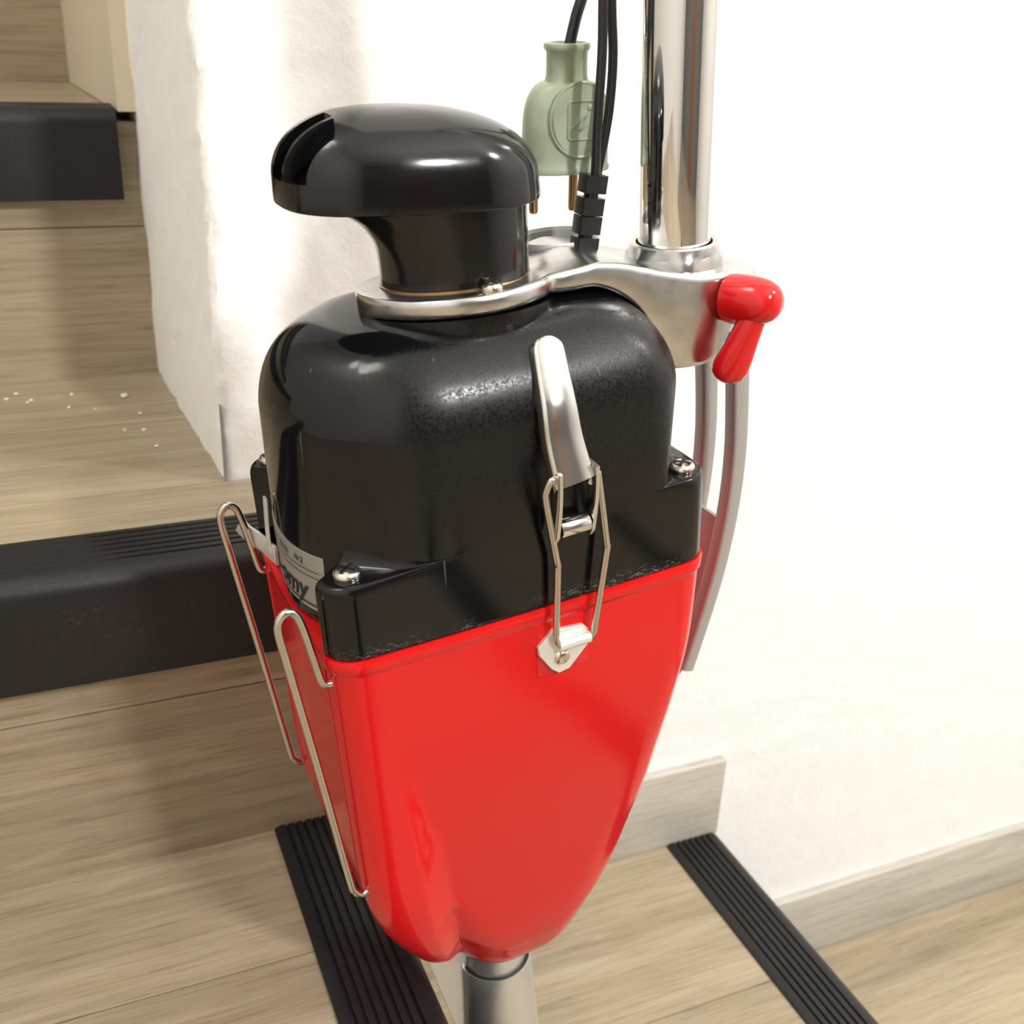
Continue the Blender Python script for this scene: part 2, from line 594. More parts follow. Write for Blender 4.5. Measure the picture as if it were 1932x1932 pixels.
# rough plaster wall with its free end at the left
def wall_grid():
    verts, faces = [], []
    rng = np.random.RandomState(3)
    # outline in plan: left return from the back to the corner, then the long face to the right
    plan = []
    for y in np.linspace(2.2, 0.90, 8):
        plan.append((XC - 0.045 * (y - YW - 0.006), y))
    for y in np.linspace(0.88, YW + 0.006, 60):
        plan.append((XC - 0.045 * (y - YW - 0.006), y))
    for t in (70, 45, 20):
        a = math.radians(t)
        plan.append((XC + 0.006 - 0.006 * math.sin(a), YW + 0.006 - 0.006 * math.cos(a)))
    for x in np.linspace(XC + 0.006, 0.34, 60):
        plan.append((x, YW))
    for x in np.linspace(0.36, 3.0, 40):
        plan.append((x, YW))
    zs = list(np.linspace(-0.75, -0.3, 6)) + list(np.arange(-0.28, 0.62, 0.005)) + list(np.linspace(0.64, 2.6, 12))
    n = len(plan)
    ph = rng.rand(40, 4) * 6.28
    fr = 40 + rng.rand(40, 3) * 420
    for z in zs:
        for k, (x, y) in enumerate(plan):
            d = 0.0
            s = x * 1.7 + y * 2.3
            for q in range(40):
                d += math.sin(fr[q, 0] * x + ph[q, 0]) * math.sin(fr[q, 1] * z + ph[q, 1] + fr[q, 2] * 0.5 * y) / fr[q, 1]
            d *= 0.030
            d += rng.randn() * 0.00022
            d = max(min(d * 0.5, 0.0008), -0.0008)
            near = x < 0.35 and 0.15 < z < 0.6 and y < 0.9
            if not near:
                d *= 0.4
            corner = x < XC + 0.006 and y < YW + 0.01
            nx, ny = (-1, 0) if (x <= XC + 1e-6 and y > YW + 0.0059) else ((0, -1) if x > XC + 0.0061 else (-0.7, -0.7))
            if corner:
                d += 0.0006 * math.sin(z * 95 + 2 * math.sin(z * 31)) + rng.randn() * 0.0006
            verts.append((x + nx * d, y + ny * min(d, 0.0006), z))
    for i in range(len(zs) - 1):
        for k in range(n - 1):
            faces.append((i * n + k, i * n + k + 1, (i + 1) * n + k + 1, (i + 1) * n + k))
    # close the body at the back
    base = len(verts)
    for z in (zs[0], zs[-1]):
        verts.append((3.0, 2.2, z))
    z0row = [k for k in range(n)]
    z1row = [(len(zs) - 1) * n + k for k in range(n)]
    faces.append(tuple([base] + z0row))
    faces.append(tuple([base + 1] + z1row[::-1]))
    right_col = [i * n + n - 1 for i in range(len(zs))]
    faces.append(tuple(right_col + [base + 1, base]))
    left_col = [i * n for i in range(len(zs))]
    faces.append(tuple(left_col[::-1] + [base, base + 1]))
    return mesh_py(verts, faces)


wall = struct('wall_back', wall_grid(), M['wall'], 'rough white plaster wall ending in a ragged corner', 'wall', smooth=True)
bd = link('corner_bead', box_mesh(XC + 0.0004, XC + 0.0014, YW - 0.0013, YW + 0.002, H + 0.001, H + 0.045), M['bead'], wall, False)
bd['label'] = 'thin grey metal corner bead at the wall foot'

# skirting boards along the wall
def skirt(name, x0, x1, z, label):
    o = struct(name, box_mesh(x0, x1, YW - 0.0085, YW - 0.0004, z + 0.0002, z + 0.074, 0.0012, 2), M['wood_grey'], label, 'baseboard', smooth=True)
    return o


skirt('baseboard_back', XB + 0.001, XCE - 0.001, -H, 'short grey oak skirting board above the black strip')
skirt('baseboard_back.001', XCE + 0.0005, XD - 0.001, -2 * H, 'grey oak skirting board at the right edge')
# cream side board on the upper flight
yb = YN + T
me = loft([[(XC - 0.0205, yb + 0.006, 2 * H + 0.0008), (XC - 0.0085, yb + 0.006, 2 * H + 0.0008), (XC - 0.0085, yb + 0.006, 2 * H + 0.165), (XC - 0.0205, yb + 0.006, 2 * H + 0.165)],
           [(XC - 0.0345, yb + T + 0.012, 2 * H + 0.0008), (XC - 0.0225, yb + T + 0.012, 2 * H + 0.0008), (XC - 0.0225, yb + T + 0.012, 2 * H + 0.165), (XC - 0.0345, yb + T + 0.012, 2 * H + 0.165)]])
struct('trim_1', me, M['trim'], 'cream painted side board above the top left nosing', 'trim')

# rest of the stairwell, outside the picture
struct('wall_left', box_mesh(XL - 0.12, XL - 0.001, -3.6, 2.3, -0.8, 2.6), M['room'], 'plain painted wall left of the stairs', 'wall')
struct('wall_right', box_mesh(3.0, 3.1, -3.6, 2.3, -0.8, 2.6), M['room'], 'plain painted wall at the foot of the stairs', 'wall')
struct('ceiling', box_mesh(XL, 3.0, -3.6, 2.3, 2.6, 2.7), M['room'], 'plain white ceiling of the stairwell', 'ceiling')
struct('wall_front', box_mesh(XL, 3.0, -3.65, -3.55, -0.8, 2.6), M['hall'], 'dull painted wall far behind the camera', 'wall')
dr = struct('reflection_door', box_mesh(0.55, 1.35, -3.56, -3.51, -0.54, 1.5, 0.004, 1), M['door'], 'unseen brown door added behind the camera for its reflection', 'door')  # unseen, added to give the chrome pole a brown reflection
for z_ in (-0.40, 0.55):
    link('panel', box_mesh(0.67, 1.23, -3.515, -3.50, z_, z_ + 0.8, 0.006, 1), M['door'], dr, False)
struct('floor.001', box_mesh(XL, 3.0, -3.55, YF - 0.001, -0.62, -0.54), M['wood'], 'lower hall floor behind the camera', 'floor')

# plaster crumbs on the lower step
cr = [(0.0441, 0.7551, 3.4), (-0.0239, 0.7805, 1.6), (-0.0143, 0.7635, 1.9), (-0.017, 0.759, 1.4), (0.0079, 0.7422, 1.3), (0.0506, 0.7163, 1.5), (0.0110, 0.7706, 1.2),
      (0.0537, 0.6529, 1.5), (0.0381, 0.6881, 1.2), (0.0496, 0.6847, 1.4), (0.024, 0.735, 1.0), (-0.03, 0.771, 1.5)]
crumb_where = ['largest white plaster crumb on the lower oak step', 'white plaster crumb nearest the left edge on the lower oak step'] + ['tiny white plaster crumb scattered on the lower oak step'] * 10
for (x, y, s), lb in zip(cr, crumb_where):
    bm = bmesh.new()
    bmesh.ops.create_icosphere(bm, subdivisions=1, radius=s * 0.001)
    for v in bm.verts:
        v.co *= 0.75 + 0.5 * random.random()
        v.co.z *= 0.55
    mz = min(v.co.z for v in bm.verts)
    me = bpy.data.meshes.new('mesh')
    bm.to_mesh(me)
    bm.free()
    o = link('plaster_crumb', me, M['crumb'], None, False)
    o.location = (x, y, H - mz - 0.0001)
    tag(o, lb, 'crumb', 'plaster crumbs on the lower step')

# ------------------------------------------------------------------ the vacuum cleaner
# its own frame: u towards the handle, v towards the wall, w up; built in millimetres, scaled below
S = 0.85
ORG = Vector((0.15412, 0.38177, 0.22237))
Ru = Vector((0.99344, 0.04443, 0.10539))
Rw = Vector((-0.10390, -0.03469, 0.99398)).normalized()
Rv = Rw.cross(Ru).normalized()
Ru = Rv.cross(Rw).normalized()
K = S * 0.001
MW = Matrix(((Ru.x, Rv.x, Rw.x, ORG.x), (Ru.y, Rv.y, Rw.y, ORG.y), (Ru.z, Rv.z, Rw.z, ORG.z), (0, 0, 0, 1)))
# stand the root at the foot of the machine
foot = MW @ (Vector((-4, 0, -476)) * K)
MWR = MW.copy()
MWR.translation = foot
vac = empty('vacuum_cleaner', MWR)
tag(vac, 'vintage upright vacuum cleaner with black housing and red dust container', 'vacuum cleaner')
OFF = Vector((4, 0, 476))


def put(name, me, material, parent=vac, label=None, smooth=True, angle=40, sub=False):
    """mesh in machine millimetres -> child of the machine"""
    sh = Matrix.Scale(K, 4) @ Matrix.Translation(OFF)
    me.transform(sh)
    # keep the object's own origin at the seam so material coordinates are those of the machine
    off = Matrix.Translation(-(OFF * K))
    me.transform(off)
    o = link(name, me, material, None, smooth, angle)
    o.parent = parent
    if parent is vac:
        o.location = OFF * K
    if label:
        o['label'] = label
    return o


NPH = 168
_base = []
for (x, y) in rrect(93, 64, 34, 26):
    _base.append(math.atan2(y, x))
_b2 = []
for i in range(len(_base)):       # densify the long straight sides
    a, b3 = _base[i], _base[(i + 1) % len(_base)]
    dd = (b3 - a) % (2 * math.pi)
    k = max(1, int(dd / 0.045))
    for q in range(k):
        _b2.append(a + dd * q / k)
PHI = np.array(_b2)


def sdf_rr(x, y, cx, cy, a, b, r):
    qx = np.abs(x - cx) - (a - r)
    qy = np.abs(y - cy) - (b - r)
    return np.hypot(np.maximum(qx, 0), np.maximum(qy, 0)) + np.minimum(np.maximum(qx, qy), 0) - r


def ring_from_sdf(f, cx=0.0, cy=0.0, rmax=220.0):
    lo = np.zeros(len(PHI))
    hi = np.full(len(PHI), rmax)
    cs, sn = np.cos(PHI), np.sin(PHI)
    for _ in range(44):
        mid = (lo + hi) / 2
        ins = f(cx + mid * cs, cy + mid * sn) < 0
        lo = np.where(ins, mid, lo)
        hi = np.where(ins, hi, mid)
    return cx + lo * cs, cy + lo * sn


def bulge(x, y, amt, a):
    """slightly crowned long faces"""
    return y + np.sign(y) * amt * np.clip(1 - (x / a) ** 2, 0, 1) * (np.abs(y) > 40)


# --- upper black housing: a stadium-shaped dome rising out of a squarer skirt with screw ledges
secs = []
A0, B0, RD, CXH = 95.0, 64.5, 62.0, 2.0
CUT = 15.0


def smax(a, b, k):
    h = np.clip(0.5 + 0.5 * (b - a) / k, 0, 1)
    return a * (1 - h) + b * h + k * h * (1 - h)


def sdf_dome(x, y, ins_u=0.0, ins_v=0.0, r=RD, cut=CUT, w=40.0):
    x = x + 3.5                    # the dome stops short of the skirt at the handle end
    a, b = 89.5 - ins_u, B0 - ins_v
    d = sdf_rr(x, y, 0, 0, a, b, np.where(x < 0, r, min(24.0, b - 0.5)))
    c = (a + b) / math.sqrt(2) - cut
    d = smax(d, (-x + np.abs(y)) / math.sqrt(2) - c, 16.0)
    # concave channels above the screws, dying out upwards
    ol = max(w - 44, 0) * 0.22
    orr = max(w - 44, 0) * 0.13
    d = smax(d, 17.0 - np.hypot(x + 80 + ol, np.abs(y) - 63 - ol), 9.0)
    d = smax(d, 15.0 - np.hypot(x - 91.5 - orr, np.abs(y) - 58 - orr), 3.0)
    return d


def skirt_sdf(rc, a=A0, b=B0):
    def f(x, y):
        dome = sdf_dome(x, y)
        x = x - CXH
        d1 = sdf_rr(x, y, 0, 0, a, b, 15.0)
        d1 = d1 * (1 - rc) + dome * rc
        ang = np.abs(y) - (-x) * 0.545          # left end is relieved between the two bosses
        notch = np.where(x < -40, -ang, -1.0)
        return np.minimum(np.maximum(d1, notch), dome)
    return f


prof = [(0.0, 0.02), (0.6, 0.01), (2, 0), (12, 0), (24, 0), (34, 0), (37.5, 0.015), (39.2, 0.05), (40.0, 0.11), (40.2, 0.2), (40.2, 0.4), (40.3, 0.6), (40.7, 0.74), (41.8, 0.85), (44.0, 0.93), (47.5, 0.975), (52, 1.0)]


def ledge_shift(x, y, w):
    tx, ty = (np.clip(x / 80, -1, 1) + 1) / 2, (np.clip(y / 54, -1, 1) + 1) / 2
    d = (-4.5 * (1 - tx) * (1 - ty) + 4.0 * tx * (1 - ty) + 5.0 * (1 - tx) * ty + 4.0 * tx * ty)
    return w + d * interp(w, [(0, 0), (8, 0), (36, 1), (46, 1), (80, 0)])


for w, rc in prof:
    x, y = ring_from_sdf(skirt_sdf(rc))
    y = bulge(x, y, 1.2, A0)
    if w == 0.0:
        x, y = x * 0.994, y * 0.992
    wz = ledge_shift(x, y, w)
    secs.append([(x[i], y[i], wz[i]) for i in range(len(x))])
for w in (60, 70, 80, 86):
    x, y = ring_from_sdf(lambda X, Y: sdf_dome(X, Y, (w - 52) * 0.03, (w - 52) * 0.02, RD, CUT, w))
    y = bulge(x, y, 1.2, A0)
    wz = ledge_shift(x, y, w)
    secs.append([(x[i], y[i], wz[i]) for i in range(len(x))])
W1 = 88.0
RT = 40.0
for k in range(0, 19):
    th = math.radians(88 * k / 18)
    w = W1 + RT * math.sin(th)
    iu = 33 * (1 - math.cos(th))
    iv = 38 * (1 - math.cos(th))
    x, y = ring_from_sdf(lambda X, Y: sdf_dome(X, Y, 1.1 + iu, 0.7 + iv, min(RD - iu * 0.2, B0 - 0.7 - iv - 0.5), CUT - iv * 0.10, w))
    y = bulge(x, y, 1.2 * math.cos(th), A0)
    secs.append([(x[i], y[i], w) for i in range(len(x))])
secs.append([(p[0] * 0.45, p[1] * 0.45, W1 + RT + 0.3) for p in secs[-1]])
housing = put('motor_housing', loft(secs), M['black'], label='glossy black domed motor housing with worn patches', angle=50)

# --- red dust container
UL = [(0, -93), (-60, -92.4), (-130, -91.4), (-155, -89), (-175, -84), (-195, -75.5), (-215, -65), (-235, -53), (-252, -41), (-264, -31), (-272, -23), (-276, -16)]
UR = [(0, 97), (-45, 94.5), (-80, 90), (-113, 86), (-150, 82.5), (-184, 77), (-215, 66), (-240, 52), (-255, 40), (-264, 30), (-272, 18), (-276, 10)]
BF = [(0, 64.5), (-45, 64.2), (-80, 62.0), (-110, 58.8), (-140, 55), (-170, 51), (-200, 47.5), (-225, 44), (-240, 40.5), (-255, 35), (-266, 28), (-273, 21), (-276, 15)]
BB = [(0, 64.5), (-100, 64.2), (-145, 63.6), (-170, 61), (-188, 57.5), (-202, 53.5), (-215, 48.5), (-226, 42), (-237, 32), (-246, 20), (-276, 4)]
secs = []
ws = [0, -0.4, -1.2, -6.2, -7.0, -7.6, -9] + list(np.linspace(-20, -150, 20)) + list(np.linspace(-156, -250, 24)) + [-254, -258, -262, -266, -269, -272, -274, -275.3, -276]
for w in ws:
    ul, ur = sinterp(w, UL), sinterp(w, UR)
    bf, bb = sinterp(w, BF), sinterp(w, BB)
    lip = 0.9 if -6.5 < w < -0.6 else (0.5 if w >= -0.6 else (0.45 if w > -7.3 else 0.0))
    rf = sinterp(w, [(0, 15), (-60, 18), (-130, 28), (-190, 40), (-225, 39), (-264, 20)])
    rb_ = sinterp(w, [(0, 15), (-150, 15), (-200, 13), (-269, 5)])
    ue = sinterp(w, [(0, -58), (-60, -57), (-150, -51), (-215, -42), (-240, -32), (-276, -8)])      # inner end of the front lobe
    kk = 1.8

    def f(X, Y, w=w):
        d1 = sdf_rr(X, Y, (ul + ur) / 2 + 3, 0, (ur - ul) / 2 - 3 + lip, bf + lip, min(rf, bf - 0.2))
        d2 = sdf_rr(X, Y, (ul + ue) / 2, 0, (ue - ul) / 2 + lip, bb + lip, min(rb_, bb - 0.2, (ue - ul) / 2 - 0.2))
        h = np.clip(0.5 + 0.5 * (d2 - d1) / kk, 0, 1)
        return d2 * (1 - h) + d1 * h - kk * h * (1 - h)
    x, y = ring_from_sdf(f, (ul + ur) / 2)
    y = bulge(x, y, 1.2 if w > -110 else 0.8, A0)
    secs.append([(x[i], y[i], w) for i in range(len(x))])
container = put('dust_container', loft(secs), M['red'], label='bright red tapering dust container', angle=60)
# thin moulded edge line on the front corner
for sgn in (-1, 1):
    pth = [Vector((sinterp(w, UL) + 0.2, sgn * (sinterp(w, BB) - 14.0), w)) for w in np.linspace(-9, -140, 14)]
    put('moulded_edge', tube(pth, 0.7, 8), M['red'], container)

# --- label on the rounded front end
_vs = np.linspace(-62, 62, 400)
_lo, _hi = np.zeros(400), np.full(400, 200.0)
for _ in range(40):
    _m = (_lo + _hi) / 2
    _in = sdf_dome(-_m, _vs) < 0
    _lo = np.where(_in, _m, _lo)
    _hi = np.where(_in, _hi, _m)
_us = -_lo
_arc = np.concatenate([[0], np.cumsum(np.hypot(np.diff(_us), np.diff(_vs)))])
_arc -= np.interp(0, _vs, _arc)


def end_pt(s, off=0.6):
    """point on the front end, arc length s from the middle towards the near side"""
    q = -s
    u, v = np.interp(q, _arc, _us), np.interp(q, _arc, _vs)
    du = np.interp(q + 1, _arc, _us) - np.interp(q - 1, _arc, _us)
    dv = np.interp(q + 1, _arc, _vs) - np.interp(q - 1, _arc, _vs)
    n_ = math.hypot(du, dv)
    return (float(u - off * dv / n_), float(v + off * du / n_))


rows = []
for w in (7.0, 36.0):
    rows.append([(*end_pt(s, 0.5), w) for s in np.linspace(-36, 37, 40)])
rows2 = [[(*end_pt(s, -0.4), w) for s in np.linspace(-36, 37, 40)] for w in (36.0, 7.0)]
lab = put('name_label', loft([rows[0], rows[1]], False, False) if False else mesh_py([p for r in (rows[0], rows[1], rows2[0], rows2[1]) for p in r],
          [(r * 40 + k, r * 40 + k + 1, ((r + 1) % 4) * 40 + k + 1, ((r + 1) % 4) * 40 + k) for r in range(4) for k in range(39)] + [(0, 40, 80, 120), (39, 159, 119, 79)]),
          M['label'], label='worn silver name label with black lettering')


def text_on_label(body, s0, w0, size, shear=0.25, extr=0.0, name='lettering'):
    cu = bpy.data.curves.new('txt', 'FONT')
    cu.body = body
    cu.size = size
    cu.shear = shear
    cu.offset = 0.02 * size
    cu.resolution_u = 3
    to = bpy.data.objects.new('txt', cu)
    C.objects.link(to)
    dg = bpy.context.evaluated_depsgraph_get()
    dg.update()
    me = bpy.data.meshes.new_from_object(to.evaluated_get(dg))
    bpy.data.objects.remove(to)
    for v in me.vertices:
        p = end_pt(s0 + v.co.x, 0.95)
        v.co = Vector((p[0], p[1], w0 + v.co.y))
    return put(name, me, M['ink'], lab, smooth=False)


text_on_label('ll-omy', -14, 11.5, 15.0)
text_on_label('220 V   50 Hz', -12, 30.0, 4.2, 0.0)
text_on_label('N 2', 18, 30.0, 4.2, 0.0)


def strip_on_label(s0, s1, w0, w1):
    n = 24
    a = [(*end_pt(s, 0.9), w0) for s in np.linspace(s0, s1, n)]
    b_ = [(*end_pt(s, 0.9), w1) for s in np.linspace(s0, s1, n)]
    put('lettering', mesh_py(a + b_, [(k, k + 1, n + k + 1, n + k) for k in range(n - 1)]), M['ink'], lab, smooth=False)


strip_on_label(-12, 30, 9.2, 10.0)
strip_on_label(-30, 34, 27.6, 27.95)
strip_on_label(-30, 34, 24.6, 24.95)

# --- screws
def screw(u, v, w, r=6.0, parent=vac, axis=(0, 0, 1)):
    me = lathe([(r * 0.98, 0), (r, 0.5), (r, 1.6), (r * 0.93, 2.6), (r * 0.75, 3.3), (r * 0.45, 3.75), (r * 0.12, 3.9)], 28, (u, v, w), axis)
    o = put('screw', me, M['screw'], parent)
    a = random.random() * 1.5
    ms = []
    for q in (0, math.pi / 2):
        bmx = box_mesh(-r * 0.68, r * 0.68, -r * 0.13, r * 0.13, 2.7, 4.0)
        bmx.transform(Matrix.Rotation(a + q, 4, 'Z'))
        ms.append(bmx)
    me = join_meshes(ms)
    me.transform(Matrix.Translation(Vector((u, v, w))) @ Vector((0, 0, 1)).rotation_difference(Vector(axis)).to_matrix().to_4x4())
    put('slot_shade', me, M['dark'], o, smooth=False)  # shade inside the screw recess, put on as near-black bars
    return o


screw(-78.5, -53, 35.6)
screw(85.5, -53.5, 44.2)
screw(-81.0, 53.5, 45.2)
screw(84, 53.5, 44.2)

# --- aluminium bracket: ring plate round the knob, arm back to the handle socket
def hv(u):
    ring = math.sqrt(max(44.0 ** 2 - u * u, 0.04)) if u < 44 else 0
    arm = interp(u, [(0, 0), (18, 30), (40, 31), (60, 30), (90, 29), (120, 29), (138, 26), (148, 18), (154, 8)]) if u > 5 else 0
    return max(ring, arm, 0.5)


TOPW = [(-44, 137), (30, 137), (45, 138.5), (56, 140), (66, 138.5), (80, 134), (96, 129), (112, 125.5), (128, 124.5), (142, 123), (154, 119)]
BOTW = [(-44, 128), (40, 128), (52, 129), (60, 127), (70, 121), (78, 113), (85, 102), (90, 92), (94, 85), (98, 82.5), (112, 81.5), (120, 84), (127, 93), (134, 105), (142, 113), (154, 117)]
us = [-44 + 44 * (1 - math.cos(math.radians(t))) for t in (2, 8, 14, 20, 26, 32, 38, 44, 50, 58, 66, 74, 82, 90)] + list(np.arange(4, 153, 3.0)) + [153.6]
secs = []
for u in us:
    h_ = hv(u)
    t_, b_ = sinterp(u, TOPW), sinterp(u, BOTW)
    hh = (t_ - b_) / 2
    r = min(3.2, h_ * 0.9, hh * 0.8)
    tl = -0.10 * interp(u, [(-44, 1), (30, 1), (60, 0)])
    lw_ = -1.2 * interp(u, [(-44, 1), (0, 1), (40, 0)])
    secs.append([(u, p[0], (t_ + b_) / 2 + p[1] + tl * p[0] + lw_) for p in rrect(h_, hh, r, 5)])
put('handle_bracket', loft(secs), M['alu'], label='polished cast aluminium bracket carrying knob and handle', angle=55)
# black gasket under the ring
gm = lathe([(36, 112), (43.0, 112), (44.5, 120), (44.0, 127.2), (40, 127.4)], 64)
for v in gm.vertices:
    v.co.z += -0.10 * v.co.y - 0.6
put('gasket', gm, M['black'])
# cord well behind the arm
ell = lambda a, b_, w: [(62 + a * math.cos(t), 24 + b_ * math.sin(t), w) for t in np.linspace(0, 2 * math.pi, 40, endpoint=False)]
put('cord_well', loft([ell(15, 10, 112), ell(20, 16, 112), ell(21, 17, 128), ell(21.5, 17.5, 139), ell(20.5, 16.5, 140.4), ell(19, 15, 139), ell(17, 13, 118), ell(4, 3, 116)]), M['alu_dull'],
    label='grey oval cord well')
screw(0.5, -38.0, 139.4, 4.6, axis=(0, 0.1, 1))

# --- knob
def stem_ring(w, r):
    e = interp(w, [(137, 0), (148, 0), (154, 1.2), (160, 4), (165, 8.5), (169, 14), (173, 20), (176, 22)])
    out = []
    for k in range(64):
        t = 2 * math.pi * k / 64
        c = math.cos(t)
        ex = e * max(-c, 0) ** 4
        wq = w - 0.10 * r * math.sin(t) * max(0, 1 - (w - 137) / 20) - 1.0 * (w < 140)
        out.append(((r + ex) * c, r * math.sin(t), wq))
    return out


knob = put('exhaust_knob', loft([stem_ring(w, 32.5) for w in (137.2, 138, 145, 150, 154, 158, 162, 165, 168, 171, 174, 177)]), M['bakelite'], label='black mushroom shaped exhaust knob')
gm = lathe([(32.0, 135.6), (33.1, 135.6), (33.2, 136.6), (32.2, 137.0)], 64)
for v in gm.vertices:
    v.co.z += -0.10 * v.co.y
put('brass_ring', gm, M['brass'], knob)


def egg(t):
    c, s = math.cos(t), math.sin(t)
    if c >= 0:
        return 38.5 * c, 37.5 * s
    n = 2 / 2.7
    return -73.0 * abs(c) ** n, 37.5 * math.copysign(abs(s) ** n, s)


UCK = -26.0
NK = 88
eg = [egg(2 * math.pi * k / NK) for k in range(NK)]
wb_ = lambda u: 171.5 - 0.065 * u
secs = []
for kx, dh in ((0.80, 1.8), (0.95, 0.6), (0.985, 0.0), (0.998, 0.5), (1.0, 1.5), (0.998, 5.0), (0.992, 9.0)):
    secs.append([(UCK + (u - UCK) * kx, v * kx, wb_(UCK + (u - UCK) * kx) + dh) for u, v in eg])
for k in range(1, 17):
    th = math.radians(90 * k / 16.3)
    kx = 0.992 * math.cos(th) ** 0.80
    hh = 27.5 * math.sin(th) ** 0.95
    secs.append([(UCK + (u - UCK) * kx, v * kx, wb_(UCK + (u - UCK) * kx) + 9.0 + hh) for u, v in eg])
capme = loft(secs)
# two vent slots cut in the nose
tmp = bpy.data.objects.new('tmpcap', capme)
C.objects.link(tmp)
cuts = []
for (va, vb) in ((-21, -9.5), (-7.5, 3.5)):
    cm = box_mesh(-90, -60, va, vb, 187, 225)
    for v in cm.vertices:
        if v.co.x > -70:
            if v.co.z > 200:
                v.co.x = -38
            else:
                v.co.x = -64.0
    cm.update()
    co = bpy.data.objects.new('tmpcut', cm)
    C.objects.link(co)
    cuts.append(co)
    md = tmp.modifiers.new('b', 'BOOLEAN')
    md.object = co
    md.operation = 'DIFFERENCE'
    md.solver = 'EXACT'
dg = bpy.context.evaluated_depsgraph_get()
dg.update()
capme2 = bpy.data.meshes.new_from_object(tmp.evaluated_get(dg))
for o in [tmp] + cuts:
    bpy.data.objects.remove(o)
put('knob_cap', capme2, M['bakelite'], knob, angle=35)

# --- handle pole and its collar
def hexring(w, r, n=6, rr=0.86):
    out = []
    for k in range(48):
        t = 2 * math.pi * k / 48
        seg = math.pi / n
        m_ = ((t + seg + 0.35) % (2 * seg)) - seg
        rad = min(r * math.cos(seg) / math.cos(m_) * 1.03, r * 0.97)
        out.append((113 + rad * math.cos(t), rad * math.sin(t), w))
    return out


pole = put('handle_pole', lathe([(17.3, 118), (17.3, 300), (17.3, 700), (17.0, 702)], 72, (113, 0, 0)), M['chrome'], label='polished chrome handle pole')
secs = [hexring(117, 22.5), hexring(119, 24.5), hexring(129, 24.5), hexring(131, 23.6)]
secs += [[(113 + r * math.cos(2 * math.pi * k / 48), r * math.sin(2 * math.pi * k / 48), w) for k in range(48)] for r, w in ((21.6, 133), (21.0, 135.5), (19.8, 136.3), (18.2, 135.6), (17.5, 131))]
put('pole_collar', loft(secs), M['alu'], label='cast clamp collar at the pole foot', angle=28)

put('cord_clip', lathe([(17.4, 424), (21.5, 424), (22.5, 428), (22.5, 436), (21.5, 440), (17.4, 440)], 40, (113, 0, 0)), M['rubber'], label='black clip holding the cord on the pole')

# --- red release lever
ax = Vector((0.42, -0.90, 0.06)).normalized()
b0 = Vector((125, -27, 112.5))
lever = put('release_lever', lathe([(9.0, 0), (11.2, 1.5), (11.7, 5), (11.4, 12), (10.9, 17), (9.8, 21.5), (7.8, 25), (4.8, 27.2), (0.6, 28)], 40, b0, ax), M['red_lever'], label='glossy red plastic release lever')
p0 = b0 + ax * 17 + Vector((-1.5, 0, -4))
p1 = p0 + Vector((-12.5, 5.0, -34))
wd = (p1 - p0).normalized()
nn = Vector((-0.30, -0.92, 0.22))
nn = (nn - wd * nn.dot(wd)).normalized()
sd = wd.cross(nn).normalized()
rings = []
for t, hw, ht in ((0, 6.2, 6.5), (0.15, 6.4, 6.0), (0.35, 7.0, 5.2), (0.6, 8.2, 4.8), (0.78, 8.9, 4.8), (0.90, 7.9, 4.4), (0.965, 5.6, 3.4), (1.0, 2.4, 1.6)):
    c = p0.lerp(p1, t) + nn * (1.5 * math.sin(t * 3.0))
    rings.append([c + sd * (hw * math.cos(a)) + nn * (ht * math.sin(a)) for a in np.linspace(0, 2 * math.pi, 28, endpoint=False)])
put('lever_paddle', loft(rings), M['red_lever'], lever, angle=70)

# --- cord hook behind the handle: two ribs joined by a web
crv = [(141, 92), (143.5, 80), (144.5, 64), (145.5, 46), (146, 22), (144, -8), (138.5, -41), (131, -70), (119.5, -107)]
hook = None
for vv in (-13.5, 13.5):
    pth = smooth_path([(u, vv, w) for u, w in crv], 5)
    me = sweep(pth, lambda t: rrect(5.2 - 1.4 * t, 5.0, 2.0, 4), Vector((0, 1, 0)))
    if hook is None:
        hook = put('cord_hook', me, M['alu_dull'], label='grey metal cord hook behind the handle')
    else:
        put('rib', me, M['alu_dull'], hook)
pth = smooth_path([(u - 2.5, 0, w) for u, w in crv[5:]], 6)[2:]
put('web_plate', sweep(pth, rrect(1.2, 14, 0.5, 2), Vector((0, 1, 0))), M['alu_dull'], hook)
put('end_lip', tube([(113, -15, -106), (113, 15, -106)], 4.6, 14, Vector((0, 0, 1))), M['alu_dull'], hook)

# --- latch on the near face
def lsurf(w):
    """distance of the near face of the housing from the middle plane"""
    if w <= W1:
        return B0 + 1.2
    th = math.asin(min((w - W1) / RT, 0.999))
    return B0 + 0.5 - 38 * (1 - math.cos(th))


